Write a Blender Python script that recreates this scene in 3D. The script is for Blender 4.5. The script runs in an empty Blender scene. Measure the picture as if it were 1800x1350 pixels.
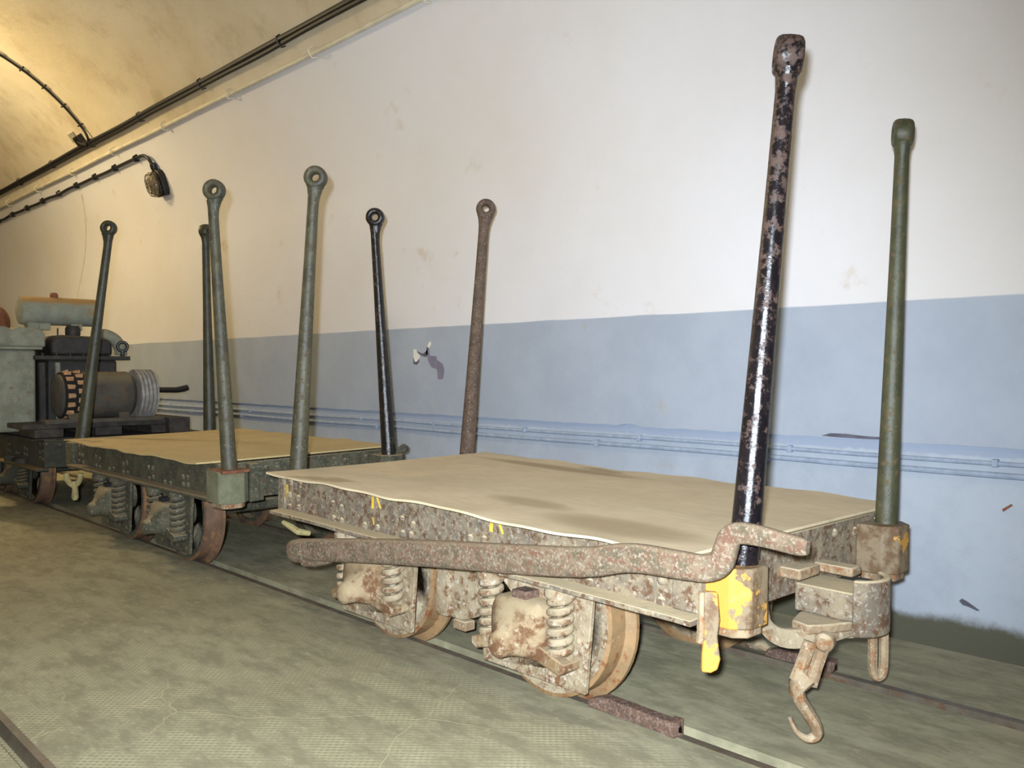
import bpy, bmesh, math, random
from mathutils import Vector, Matrix
from mathutils.geometry import delaunay_2d_cdt
random.seed(7)
PI = math.pi
scene = bpy.context.scene
col = scene.collection

# ------------------------------------------------------------------ camera
F_PX = 1555.0
YAW = math.radians(43.5227); PITCH = math.radians(0.921)
cam_data = bpy.data.cameras.new('camera')
cam_data.sensor_width = 36.0
cam_data.lens = F_PX / 1800.0 * 36.0
cam_data.clip_start = 0.02
cam = bpy.data.objects.new('camera', cam_data)
col.objects.link(cam)
fwd = Vector((-math.cos(YAW) * math.cos(PITCH), math.sin(YAW) * math.cos(PITCH), -math.sin(PITCH)))
rgt = fwd.cross(Vector((0, 0, 1))).normalized()
upv = rgt.cross(fwd)
CAM = Vector((0, 0, 0.76))
cam.matrix_world = Matrix(((rgt.x, upv.x, -fwd.x, CAM.x), (rgt.y, upv.y, -fwd.y, CAM.y),
                           (rgt.z, upv.z, -fwd.z, CAM.z), (0, 0, 0, 1)))
scene.camera = cam

# ------------------------------------------------------------------ world, exposure
world = bpy.data.worlds.new('tunnel_dark'); scene.world = world
world.use_nodes = True
bg = world.node_tree.nodes['Background']
bg.inputs[0].default_value = (0.02, 0.02, 0.02, 1); bg.inputs[1].default_value = 0.2
vs = scene.view_settings
vs.view_transform = 'Standard'; vs.look = 'None'; vs.exposure = 0.24; vs.gamma = 1.0
vs.use_curve_mapping = False

# ------------------------------------------------------------------ camera flash (the photograph's own light)
fl = bpy.data.lights.new('camera_flash', 'SPOT')
fl.energy = 520.0; fl.spot_size = math.radians(104); fl.spot_blend = 1.0; fl.color = (0.83, 0.91, 1.0); fl.shadow_soft_size = 0.02
flo = bpy.data.objects.new('camera_flash', fl); col.objects.link(flo)
flo.location = CAM - rgt * 0.04 + upv * 0.05 - fwd * 0.05
flo.rotation_euler = (fwd - upv * 0.08 - rgt * 0.12).to_track_quat('-Z', 'Y').to_euler()
# crown lamps, the last two added as unseen fill lights: (x, power, colour); the fixture itself is built further down
CROWN_AND_FILL_LAMPS = [(-11.8, 9, (1.0, 0.72, 0.40)), (-7.2, 118, (1.0, 0.80, 0.46)), (-2.4, 12, (1.0, 0.90, 0.74)),
               (2.2, 12, (1.0, 0.93, 0.82))]
CROWN_Y, CROWN_Z = 0.63, 3.163


# ------------------------------------------------------------------ materials
def srgb(r, g, b):
    def c(v):
        v /= 255.0
        return v / 12.92 if v <= 0.04045 else ((v + 0.055) / 1.055) ** 2.4
    return (c(r), c(g), c(b), 1.0)


class NT:
    def __init__(s, name):
        s.m = bpy.data.materials.new(name); s.m.use_nodes = True
        s.t = s.m.node_tree; s.n = s.t.nodes; s.l = s.t.links
        s.bsdf = s.n['Principled BSDF']
        s.tc = s.n.new('ShaderNodeTexCoord')
        s.coord = s.tc.outputs['Object']

    def noise(s, scale, detail=6, rough=0.6, vec=None, dist=0.0):
        n = s.n.new('ShaderNodeTexNoise')
        n.inputs['Scale'].default_value = scale; n.inputs['Detail'].default_value = detail
        n.inputs['Roughness'].default_value = rough; n.inputs['Distortion'].default_value = dist
        s.l.new(vec or s.coord, n.inputs['Vector'])
        return n.outputs['Fac']

    def ramp(s, fac, lo, hi):
        r = s.n.new('ShaderNodeMapRange'); r.interpolation_type = 'SMOOTHSTEP'
        r.inputs['From Min'].default_value = lo; r.inputs['From Max'].default_value = hi
        s.l.new(fac, r.inputs['Value'])
        return r.outputs['Result']

    def mix(s, fac, a, b):
        n = s.n.new('ShaderNodeMix'); n.data_type = 'RGBA'
        for sock, v in ((n.inputs['Factor'], fac), (n.inputs[6], a), (n.inputs[7], b)):
            if isinstance(v, (tuple, float, int)):
                sock.default_value = v
            else:
                s.l.new(v, sock)
        return n.outputs[2]

    def math(s, op, a, b=0.0):
        n = s.n.new('ShaderNodeMath'); n.operation = op
        for i, v in enumerate((a, b)):
            if isinstance(v, (int, float)):
                n.inputs[i].default_value = v
            else:
                s.l.new(v, n.inputs[i])
        return n.outputs[0]

    def mapping(s, scale, loc=(0, 0, 0)):
        n = s.n.new('ShaderNodeMapping')
        n.inputs['Scale'].default_value = scale; n.inputs['Location'].default_value = loc
        s.l.new(s.coord, n.inputs['Vector'])
        return n.outputs['Vector']

    def sep(s, vec=None):
        n = s.n.new('ShaderNodeSeparateXYZ'); s.l.new(vec or s.coord, n.inputs[0])
        return n.outputs

    def normal_z(s):
        g = s.n.new('ShaderNodeNewGeometry')
        return s.sep(g.outputs['Normal'])[2]

    def bump(s, h, strength=0.3, dist=0.01):
        b = s.n.new('ShaderNodeBump')
        b.inputs['Strength'].default_value = strength; b.inputs['Distance'].default_value = dist
        s.l.new(h, b.inputs['Height'])
        s.l.new(b.outputs['Normal'], s.bsdf.inputs['Normal'])

    def out(s, colour, rough=0.8, metal=0.0):
        for sock, v in ((s.bsdf.inputs['Base Color'], colour), (s.bsdf.inputs['Roughness'], rough),
                        (s.bsdf.inputs['Metallic'], metal)):
            if isinstance(v, (tuple, float, int)):
                sock.default_value = v
            else:
                s.l.new(v, sock)
        return s.m


def iron(name, a, b, rust, pale, scale=14.0, rust_amt=0.52, pale_amt=0.60, dust=None, dust_amt=0.6,
         rough=0.85, spec_rough=None, bump=0.35, wear_up=0.0):
    """mottled paint a/b with rust patches, pale scabs, dust lying on upward faces"""
    s = NT(name)
    n1 = s.noise(scale, 8, 0.65)
    n2 = s.noise(scale * 2.3, 10, 0.7, s.mapping((1, 1, 1), (3.1, 1.7, 5.2)))
    n3 = s.noise(scale * 6.0, 6, 0.7, s.mapping((1, 1, 1), (7.1, 2.2, 0.4)))
    c = s.mix(s.ramp(n1, 0.38, 0.62), a, b)
    if wear_up:      # paint worn off more towards the upper end
        n2 = s.math('ADD', n2, s.math('MULTIPLY', s.math('SUBTRACT', s.sep()[2], 0.5), wear_up))
    rf = s.ramp(n2, rust_amt - 0.05, rust_amt + 0.07)
    c = s.mix(rf, c, rust)
    pf = s.ramp(n3, pale_amt - 0.05, pale_amt + 0.08)
    c = s.mix(pf, c, pale)
    if dust:
        d = s.math('MULTIPLY', s.ramp(s.normal_z(), 0.35, 0.8), s.ramp(n1, 0.2, 0.2 + 0.5 * (1.2 - dust_amt)))
        c = s.mix(s.math('MULTIPLY', d, dust_amt + 0.25), c, dust)
    s.bump(s.math('ADD', n2, s.math('MULTIPLY', n3, 0.5)), bump, 0.006)
    if spec_rough is not None:
        r = s.mix(rf, (spec_rough,) * 3 + (1,), (0.8, 0.8, 0.8, 1))
        return s.out(c, r)
    return s.out(c, rough)


def plain(name, c, rough=0.7, metal=0.0, var=0.25, scale=20.0):
    s = NT(name)
    n = s.noise(scale, 6, 0.6)
    dark = tuple(v * (1 - var) for v in c[:3]) + (1,)
    lite = tuple(min(1, v * (1 + var)) for v in c[:3]) + (1,)
    s.bump(n, 0.15, 0.003)
    return s.out(s.mix(s.ramp(n, 0.35, 0.65), dark, lite), rough, metal)


DUST = srgb(188, 172, 138)
M = {}
M['wagon_tan'] = iron('weathered_tan_iron', srgb(138, 124, 100), srgb(104, 94, 80), srgb(92, 66, 44), srgb(156, 146, 130),
                      15, 0.53, 0.57, DUST, 0.8)
M['frame_tan'] = iron('dusty_bogie_iron', srgb(156, 142, 116), srgb(126, 110, 86), srgb(106, 74, 46), srgb(172, 162, 144),
                      13, 0.54, 0.58, srgb(174, 160, 130), 0.45)
M['axle_rust'] = iron('rust_stained_axle_box', srgb(150, 132, 102), srgb(112, 86, 56), srgb(98, 66, 40), srgb(166, 152, 128), 8, 0.53, 0.60, srgb(180, 164, 130), 0.3)
M['wagon_green'] = iron('chipped_green_iron', srgb(82, 80, 62), srgb(58, 58, 46), srgb(86, 70, 50), srgb(134, 130, 112),
                        17, 0.57, 0.60, srgb(140, 126, 98), 0.7)
M['pocket_green'] = iron('pale_green_iron', srgb(112, 114, 90), srgb(94, 96, 74), srgb(136, 90, 56), srgb(144, 142, 124), 16, 0.60, 0.64)
M['wagon_dark'] = iron('dark_green_iron', srgb(62, 62, 50), srgb(46, 48, 40), srgb(76, 58, 42), srgb(100, 98, 84),
                       16, 0.60, 0.66, srgb(150, 126, 84), 0.6)
M['lever_iron'] = iron('scabby_lever_iron', srgb(118, 100, 80), srgb(84, 76, 58), srgb(104, 74, 56), srgb(140, 128, 110),
                       26, 0.53, 0.55, srgb(164, 146, 116), 0.15)
M['rust_light'] = iron('light_rust_iron', srgb(152, 134, 106), srgb(124, 102, 76), srgb(128, 84, 48), srgb(174, 162, 144), 18, 0.56, 0.6,
                       srgb(190, 176, 146), 0.5)
M['rust_dark'] = iron('dark_rust_iron', srgb(96, 72, 56), srgb(78, 60, 50), srgb(120, 96, 84), srgb(138, 122, 112), 40, 0.54, 0.60)
M['tread'] = iron('worn_wheel_tread', srgb(130, 106, 74), srgb(146, 116, 80), srgb(122, 78, 46), srgb(160, 146, 122), 12, 0.56, 0.64, rough=0.6)
M['tread_red'] = iron('rusty_wheel_tread', srgb(118, 90, 70), srgb(98, 76, 60), srgb(142, 104, 64), srgb(126, 110, 94), 12, 0.56, 0.66, rough=0.6)
M['hook_yellow'] = iron('dull_yellow_iron', srgb(176, 164, 110), srgb(150, 140, 96), srgb(128, 108, 80), srgb(190, 184, 150), 20, 0.58, 0.64)
# stakes
M['stake_black'] = iron('black_lacquer_flaking_to_rust', srgb(20, 17, 20), srgb(28, 24, 26), srgb(78, 59, 50), srgb(14, 12, 14), 20, 0.55, 0.57,
                        spec_rough=0.16, bump=0.22, wear_up=0.11)
M['stake_gloss'] = iron('glossy_black_paint', srgb(22, 19, 18), srgb(32, 27, 24), srgb(66, 50, 38), srgb(16, 14, 14), 18, 0.60, 0.64,
                        spec_rough=0.2, bump=0.3)
M['stake_olive'] = iron('olive_green_paint', srgb(72, 72, 48), srgb(58, 60, 42), srgb(92, 76, 50), srgb(100, 100, 80), 20, 0.58, 0.64,
                        spec_rough=0.45, bump=0.3)
M['stake_sage'] = iron('sage_green_paint', srgb(74, 71, 51), srgb(56, 54, 40), srgb(76, 62, 46), srgb(102, 97, 78), 16, 0.57, 0.60,
                       spec_rough=0.5, bump=0.3)
M['stake_brown'] = iron('brown_rusted_iron', srgb(96, 78, 62), srgb(80, 64, 52), srgb(74, 54, 42), srgb(140, 124, 108), 22, 0.56, 0.60, rough=0.75)
M['stake_dark'] = iron('dark_green_paint', srgb(62, 62, 44), srgb(44, 45, 33), srgb(66, 54, 38), srgb(92, 90, 70), 18, 0.60, 0.64, spec_rough=0.4)


def yellow_pocket(name, lo, hi, edge=None):
    s = NT(name)
    n1 = s.noise(9, 8, 0.65); n2 = s.noise(34, 8, 0.7)
    base = s.mix(s.ramp(n2, 0.42, 0.6), srgb(126, 110, 86), srgb(98, 74, 50))
    h = s.math('ADD', n1, s.math('MULTIPLY', n2, 0.25))
    if edge is not None:      # paint survives on one side of the casting only
        h = s.math('ADD', h, s.math('MULTIPLY', s.math('SUBTRACT', edge, s.sep()[0]), 3.5))
    f = s.ramp(h, lo, hi)
    c = s.mix(f, base, s.mix(s.ramp(n2, 0.55, 0.7), srgb(190, 140, 58), srgb(170, 140, 90)))
    s.bump(n2, 0.3, 0.004)
    return s.out(c, 0.7)


M['pocket_yellow'] = yellow_pocket('chipped_yellow_paint', 0.60, 0.63, 0.858)
M['handle_yellow'] = yellow_pocket('worn_yellow_handle_paint', 0.60, 0.64)
M['pocket_brown'] = yellow_pocket('yellow_paint_mostly_gone', 0.74, 0.76)
M['yellow_mark'] = plain('yellow_chalk_paint', srgb(206, 172, 62), 0.8)


def deck_mat(name, base, dark, stain, thr, spots=()):
    s = NT(name)
    n1 = s.noise(2.6, 4, 0.5, s.mapping((1.0, 1.6, 1.0))); n2 = s.noise(30, 6, 0.6, s.mapping((0.5, 3, 1))); n3 = s.noise(6, 8, 0.6)
    c = s.mix(s.ramp(n3, 0.3, 0.7), base, dark)
    c = s.mix(s.math('MULTIPLY', s.ramp(n1, thr, thr + 0.08), 0.75), c, stain)
    c = s.mix(s.math('MULTIPLY', s.ramp(n2, 0.42, 0.7), 0.45), c, tuple(v * 0.82 for v in dark[:3]) + (1,))
    px, py, pz = s.sep()
    wob = s.math('MULTIPLY', s.math('SUBTRACT', n3, 0.5), 1.1)
    for (cx, cy, rx, ry, amt) in spots:      # damp stains with a shape of their own
        dx = s.math('DIVIDE', s.math('SUBTRACT', px, cx), rx); dy = s.math('DIVIDE', s.math('SUBTRACT', py, cy), ry)
        d = s.math('ADD', s.math('ADD', s.math('MULTIPLY', dx, dx), s.math('MULTIPLY', dy, dy)), wob)
        c = s.mix(s.math('MULTIPLY', s.ramp(d, 1.45, 0.15), amt), c, stain)
    s.bump(n2, 0.12, 0.003)
    return s.out(c, 0.9)


M['deck'] = deck_mat('dusty_tan_deck_sheet', srgb(210, 193, 160), srgb(198, 181, 148), srgb(150, 130, 96), 0.64, [(0.52, -0.33, 0.22, 0.09, 0.7), (0.17, -0.25, 0.14, 0.05, 0.6), (-0.28, 0.33, 0.38, 0.05, 0.8)])
M['deck_far'] = deck_mat('dusty_ochre_deck_sheet', srgb(190, 170, 122), srgb(178, 158, 112), srgb(150, 126, 90), 0.66)


def wall_mat():
    s = NT('painted_plaster_wall')
    x, y, z = s.sep()
    big = s.noise(0.7, 5, 0.6); mid = s.noise(4.0, 8, 0.65); fine = s.noise(90, 4, 0.6)
    white = s.mix(s.ramp(big, 0.35, 0.75), srgb(222, 221, 224), srgb(214, 210, 206))
    white = s.mix(s.math('MULTIPLY', s.ramp(mid, 0.62, 0.75), 0.45), white, srgb(190, 170, 136))
    blue = s.mix(s.ramp(mid, 0.35, 0.7), srgb(166, 175, 188), srgb(158, 167, 181))
    st = s.noise(9.0, 8, 0.7, s.mapping((1, 1, 0.45)))
    blue = s.mix(s.math('MULTIPLY', s.ramp(st, 0.63, 0.72), 0.5), blue, srgb(168, 160, 136))
    # painted dado line
    edge = s.math('ADD', z, s.math('MULTIPLY', s.math('SUBTRACT', s.noise(3, 3, 0.5), 0.5), 0.012))
    c = s.mix(s.ramp(edge, 0.961, 0.967), blue, white)
    s.bump(s.math('ADD', s.math('MULTIPLY', mid, 1.0), s.math('MULTIPLY', fine, 0.06)), 0.25, 0.02)
    return s.out(c, 0.62)


def low_wall_mat():
    s = NT('worn_blue_paint_wall_foot')
    x, y, z = s.sep()
    mid = s.noise(5, 8, 0.68); fine = s.noise(40, 6, 0.65)
    c = s.mix(s.ramp(mid, 0.35, 0.65), srgb(174, 183, 194), srgb(164, 172, 184))
    c = s.mix(s.math('MULTIPLY', s.ramp(s.noise(14, 9, 0.72), 0.60, 0.72), 0.55), c, srgb(170, 156, 128))
    c = s.mix(s.ramp(s.math('ADD', z, s.math('MULTIPLY', s.math('SUBTRACT', fine, 0.5), 0.02)), 0.512, 0.520), c, srgb(152, 164, 184))
    dirt = s.ramp(s.math('ADD', z, s.math('MULTIPLY', s.math('SUBTRACT', mid, 0.5), 0.10)), 0.055, 0.02)
    c = s.mix(dirt, c, srgb(84, 82, 66))
    s.bump(fine, 0.2, 0.006)
    return s.out(c, 0.65)


def ceiling_mat():
    s = NT('stained_plaster_vault')
    big = s.noise(0.9, 6, 0.6); mid = s.noise(3.5, 9, 0.7)
    c = s.mix(s.ramp(big, 0.3, 0.7), srgb(218, 208, 186), srgb(200, 186, 156))
    c = s.mix(s.math('MULTIPLY', s.ramp(mid, 0.48, 0.72), 0.6), c, srgb(172, 154, 122))
    s.bump(mid, 0.4, 0.02)
    return s.out(c, 0.85)


def floor_mat():
    s = NT('knurled_concrete_floor')
    x, y, z = s.sep()
    big = s.noise(1.1, 5, 0.6); mid = s.noise(6, 9, 0.7, s.mapping((1.0, 2.2, 1))); fine = s.noise(50, 6, 0.65)
    c = s.mix(s.ramp(big, 0.35, 0.65), srgb(158, 153, 124), srgb(142, 136, 108))
    c = s.mix(s.math('MULTIPLY', s.ramp(mid, 0.40, 0.62), 0.62), c, srgb(104, 100, 78))
    m2 = s.noise(16, 8, 0.75, s.mapping((1, 2.0, 1), (4, 2, 0)))
    c = s.mix(s.math('MULTIPLY', s.ramp(m2, 0.52, 0.68), 0.5), c, srgb(176, 168, 136))
    c = s.mix(s.math('MULTIPLY', s.ramp(fine, 0.60, 0.75), 0.5), c, srgb(172, 164, 134))
    # cracks filled with pale dust
    dn = s.n.new('ShaderNodeTexNoise'); dn.inputs['Scale'].default_value = 3.0; dn.inputs['Detail'].default_value = 6
    s.l.new(s.coord, dn.inputs['Vector'])
    mm = s.n.new('ShaderNodeMix'); mm.data_type = 'VECTOR'; mm.inputs['Factor'].default_value = 0.16
    s.l.new(s.coord, mm.inputs[4]); s.l.new(dn.outputs['Color'], mm.inputs[5])
    vo = s.n.new('ShaderNodeTexVoronoi'); vo.feature = 'DISTANCE_TO_EDGE'; vo.inputs['Scale'].default_value = 2.1
    s.l.new(mm.outputs[1], vo.inputs['Vector'])
    crack = s.math('MULTIPLY', s.ramp(vo.outputs['Distance'], 0.0052, 0.0015), s.ramp(s.noise(1.6, 3, 0.5), 0.50, 0.60))
    # only away from the track strip, where the photograph shows them
    crack = s.math('MULTIPLY', crack, s.ramp(y, 1.42, 1.32))
    c = s.mix(s.math('MULTIPLY', crack, 0.55), c, srgb(174, 164, 128))
    # knurl: small raised dots
    def wave(axis):
        return s.math('SINE', s.math('MULTIPLY', axis, 2 * PI / 0.018))
    k = s.math('MULTIPLY', wave(x), wave(y))
    k = s.math('MULTIPLY', k, s.ramp(mid, 0.62, 0.35))
    k = s.math('MULTIPLY', k, s.ramp(y, 1.46, 1.36))
    c = s.mix(s.math('MULTIPLY', s.ramp(k, 0.1, 0.7), 0.38), c, srgb(90, 88, 66))
    s.bump(s.math('ADD', s.math('MULTIPLY', k, 0.30), s.math('ADD', mid, s.math('MULTIPLY', crack, 0.5))), 0.22, 0.01)
    return s.out(c, 0.85)


M['wall'] = wall_mat(); M['low_wall'] = low_wall_mat(); M['ceiling'] = ceiling_mat(); M['floor'] = floor_mat()
M['gutter'] = plain('dirty_gutter_concrete', srgb(86, 82, 64), 0.9, 0, 0.4, 12)
M['rail'] = iron('dull_rail_steel', srgb(104, 94, 78), srgb(88, 80, 68), srgb(96, 72, 52), srgb(140, 132, 112), 12, 0.58, 0.66, rough=0.55)
M['blue_pipe'] = plain('blue_painted_pipe', srgb(152, 165, 184), 0.55, 0, 0.12, 30)
M['white_pipe'] = plain('cream_painted_conduit', srgb(206, 198, 176), 0.6, 0, 0.1, 8)
M['cable'] = plain('black_rubber_cable', srgb(22, 20, 20), 0.5, 0, 0.3, 40)
M['lamp_black'] = plain('black_cast_iron', srgb(20, 18, 17), 0.45, 0, 0.3, 40)
M['wire'] = plain('brass_wire', srgb(96, 80, 50), 0.5, 0.2)
M['box_grey'] = plain('grey_junction_box', srgb(150, 142, 122), 0.7)
M['chip_white'] = plain('bare_white_plaster', srgb(226, 222, 214), 0.9, 0, 0.05)
M['chip_mauve'] = plain('old_mauve_paint', srgb(124, 120, 138), 0.8, 0, 0.1)
M['hole_dark'] = plain('dark_plaster_hole', srgb(92, 92, 104), 0.95)
M['engine_grey'] = iron('grey_green_engine_paint', srgb(140, 142, 124), srgb(122, 124, 108), srgb(128, 104, 78), srgb(166, 164, 148), 14, 0.60, 0.64)
M['engine_black'] = iron('black_engine_paint', srgb(44, 42, 38), srgb(32, 30, 30), srgb(66, 54, 42), srgb(88, 84, 74), 14, 0.6, 0.66, srgb(90, 80, 60), 0.4, rough=0.6)
M['motor'] = iron('dark_grey_motor_paint', srgb(80, 76, 66), srgb(66, 62, 56), srgb(92, 74, 54), srgb(104, 100, 88), 14, 0.58, 0.64, srgb(120, 108, 84), 0.5)
M['louver'] = plain('rusty_tan_louver', srgb(166, 128, 92), 0.8)
M['dark_hole'] = plain('flat_black', srgb(20, 19, 18), 0.9)  # even near-black colour of the vent band and some oil caps
M['sheave'] = plain('pale_grey_pulley', srgb(150, 146, 140), 0.6)
M['rust_red'] = plain('red_brown_rust', srgb(118, 74, 50), 0.85)
M['plank'] = plain('dark_oiled_plank', srgb(58, 52, 46), 0.8, 0, 0.35)
M['tank'] = iron('grey_tank_rusting_on_top', srgb(142, 146, 130), srgb(128, 132, 118), srgb(146, 118, 76), srgb(158, 156, 142), 10, 0.60, 0.66,
                 srgb(160, 126, 76), 0.9)
gl = NT('dusty_lamp_glass'); gl.bsdf.inputs['Transmission Weight'].default_value = 0.7
M['glass'] = gl.out(srgb(214, 196, 160), 0.25)
em = NT('lit_lamp_glass'); em.bsdf.inputs['Emission Color'].default_value = (1.0, 0.82, 0.55, 1)
em.bsdf.inputs['Emission Strength'].default_value = 6.0
M['lit_glass'] = em.out(srgb(240, 225, 190), 0.4)


# ------------------------------------------------------------------ mesh builder
class MB:
    def __init__(s):
        s.v = []; s.f = []

    def add(s, vs_, fs_):
        o = len(s.v)
        s.v += [Vector(v) for v in vs_]
        s.f += [tuple(i + o for i in f) for f in fs_]
        return s

    def box(s, x0, x1, y0, y1, z0, z1):
        return s.add([(x0, y0, z0), (x1, y0, z0), (x1, y1, z0), (x0, y1, z0), (x0, y0, z1), (x1, y0, z1), (x1, y1, z1), (x0, y1, z1)],
                     [(0, 3, 2, 1), (4, 5, 6, 7), (0, 1, 5, 4), (1, 2, 6, 5), (2, 3, 7, 6), (3, 0, 4, 7)])

    def prism(s, poly, axis, a0, a1, holes=()):
        """extrude a 2-D outline (with holes) along an axis"""
        def mp(p, a):
            if axis == 'x': return (a, p[0], p[1])
            if axis == 'y': return (p[0], a, p[1])
            return (p[0], p[1], a)
        loops = [list(poly)] + [list(h) for h in holes]
        pts = []; edges = []; idx = []
        for lp in loops:
            b = len(pts); n = len(lp); pts += lp
            edges += [(b + i, b + (i + 1) % n) for i in range(n)]
            idx.append((b, n))
        if holes:
            r = delaunay_2d_cdt([Vector(p) for p in pts], edges, [], 2, 1e-6)
            P2 = [tuple(q) for q in r[0]]; T = [tuple(t) for t in r[2]]
        else:
            P2 = pts; T = [tuple(range(len(pts)))]
        n2 = len(P2)
        V = [mp(p, a0) for p in P2] + [mp(p, a1) for p in P2]
        Fc = [tuple(reversed(t)) for t in T] + [tuple(i + n2 for i in t) for t in T]
        s.add(V, Fc)
        for b, n in idx:
            lp = pts[b:b + n]
            V = [mp(p, a0) for p in lp] + [mp(p, a1) for p in lp]
            s.add(V, [(i, (i + 1) % n, (i + 1) % n + n, i + n) for i in range(n)])
        return s

    def tube(s, pts, r, n=12, sx=1.0, sy=1.0, up=(0, 0, 1), pw=1.0):
        pts = [Vector(p) for p in pts]
        if not isinstance(r, (list, tuple)): r = [r] * len(pts)
        V = []; Fc = []
        T0 = (pts[1] - pts[0]).normalized()
        U = Vector(up)
        if abs(U.dot(T0)) > 0.95: U = Vector((1, 0, 0))
        A = T0.cross(U).normalized()
        for i, p in enumerate(pts):
            if i == 0: T = (pts[1] - p)
            elif i == len(pts) - 1: T = (p - pts[i - 1])
            else: T = (pts[i + 1] - p).normalized() + (p - pts[i - 1]).normalized()
            T.normalize()
            A = (A - T * A.dot(T)).normalized()
            B = T.cross(A)
            for k in range(n):
                a = 2 * PI * k / n
                c_, s_ = math.cos(a), math.sin(a)
                if pw != 1.0:
                    c_ = abs(c_) ** pw * (1 if c_ >= 0 else -1); s_ = abs(s_) ** pw * (1 if s_ >= 0 else -1)
                V.append(p + (A * c_ * sx + B * s_ * sy) * r[i])
        m = len(pts)
        for i in range(m - 1):
            for k in range(n):
                k2 = (k + 1) % n
                Fc.append((i * n + k, i * n + k2, (i + 1) * n + k2, (i + 1) * n + k))
        Fc.append(tuple(reversed(range(n)))); Fc.append(tuple((m - 1) * n + k for k in range(n)))
        return s.add(V, Fc)

    def lathe(s, prof, origin=(0, 0, 0), axis=(0, 0, 1), n=24, close=False):
        """prof: (radius, height) pairs along axis"""
        ax = Vector(axis).normalized(); o = Vector(origin)
        u = Vector((1, 0, 0)) if abs(ax.x) < 0.9 else Vector((0, 1, 0))
        A = ax.cross(u).normalized(); B = ax.cross(A)
        V = []; Fc = []
        for r, h in prof:
            for k in range(n):
                a = 2 * PI * k / n
                V.append(o + ax * h + (A * math.cos(a) + B * math.sin(a)) * max(r, 1e-5))
        m = len(prof)
        for i in range(m - 1 + (1 if close else 0)):
            j = (i + 1) % m
            for k in range(n):
                k2 = (k + 1) % n
                Fc.append((i * n + k, i * n + k2, j * n + k2, j * n + k))
        if not close:
            Fc.append(tuple(reversed(range(n)))); Fc.append(tuple((m - 1) * n + k for k in range(n)))
        return s.add(V, Fc)

    def dome(s, c, axis, r, h=None, n=10):
        h = h or r * 0.7
        return s.lathe([(r, -0.001), (r * 0.92, h * 0.4), (r * 0.6, h * 0.82), (r * 0.15, h)], c, axis, n)

    def build(s, name, mat, parent=None, M_=None, smooth=True, angle=35, bevel=0.0, loc=None):
        me = bpy.data.meshes.new(name)
        vs_ = [M_ @ v for v in s.v] if M_ is not None else s.v
        me.from_pydata([tuple(v) for v in vs_], [], s.f)
        bm = bmesh.new(); bm.from_mesh(me)
        bmesh.ops.remove_doubles(bm, verts=bm.verts, dist=1e-6)
        bmesh.ops.recalc_face_normals(bm, faces=bm.faces)
        bm.to_mesh(me); bm.free()
        if smooth:
            me.polygons.foreach_set('use_smooth', [True] * len(me.polygons))
            me.set_sharp_from_angle(angle=math.radians(angle))
        me.materials.append(mat)
        o = bpy.data.objects.new(name, me); col.objects.link(o)
        if parent is not None: o.parent = parent
        if loc is not None: o.location = loc
        if bevel > 0:
            bv = o.modifiers.new('bevel', 'BEVEL'); bv.width = bevel; bv.segments = 2
            bv.limit_method = 'ANGLE'; bv.angle_limit = math.radians(40)
        return o


def circle(cx, cy, r, n=16, ph=0.0):
    return [(cx + r * math.cos(2 * PI * k / n + ph), cy + r * math.sin(2 * PI * k / n + ph)) for k in range(n)]


def tag(o, label=None, cat=None, group=None, kind=None):
    if label: o['label'] = label
    if cat: o['category'] = cat
    if group: o['group'] = group
    if kind: o['kind'] = kind
    return o


def empty(name, loc):
    o = bpy.data.objects.new(name, None); col.objects.link(o)
    o.location = loc; o.empty_display_size = 0.1
    return o


def smooth_path(pts, k=6):
    """Catmull-Rom through points"""
    P = [Vector(p) for p in pts]; P = [P[0] * 2 - P[1]] + P + [P[-1] * 2 - P[-2]]
    out = []
    for i in range(1, len(P) - 2):
        for j in range(k):
            t = j / k
            a, b, c, d = P[i - 1], P[i], P[i + 1], P[i + 2]
            out.append(0.5 * ((2 * b) + (c - a) * t + (2 * a - 5 * b + 4 * c - d) * t * t + (3 * b - a - 3 * c + d) * t ** 3))
    out.append(P[-2])
    return out


# ================================================================== the setting
X0, X1 = -24.0, 7.0
YC, ZC, R = 1.128, 1.643, 1.52          # right haunch of the vault
YW = YC + R                              # right wall face 2.648
YL = 0.132                               # centre of the left haunch
LEDGE = 0.545


def haunch(th, off=0.0):
    return (YC + (R - off) * math.cos(th), ZC + (R - off) * math.sin(th))


def sheet(profile, x0, x1, nx, jitter=None):
    """sweep a y,z profile along x"""
    mb = MB(); V = []; m = len(profile)
    for i in range(nx + 1):
        x = x0 + (x1 - x0) * i / nx
        for j, (y, z) in enumerate(profile):
            if jitter: y, z = jitter(x, j, y, z)
            V.append((x, y, z))
    Fc = [(i * m + j, (i + 1) * m + j, (i + 1) * m + j + 1, i * m + j + 1) for i in range(nx) for j in range(m - 1)]
    return mb.add(V, Fc)


# floor slabs between the rail slots
mb = MB()
for y0, y1, z in ((-1.40, 0.475, 0.0), (0.524, 1.498, 0.0), (1.56, 2.05, 0.0), (2.114, 2.50, 0.0)):
    mb.box(X0, X1, y0, y1, -0.12, z)
mb.box(X0, X1, 0.475, 0.508, -0.12, -0.035)
mb.box(X0, X1, 1.52, 1.56, -0.12, -0.028)
mb.box(X0, X1, 2.05, 2.09, -0.12, -0.028)
fl_ob = mb.build('floor', M['floor'], smooth=False); tag(fl_ob, kind='structure')
mb = MB().box(X0, X1, 2.50, 2.72, -0.14, -0.05)
g = mb.build('trim_1', M['gutter'], smooth=False); tag(g, kind='structure')

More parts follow.
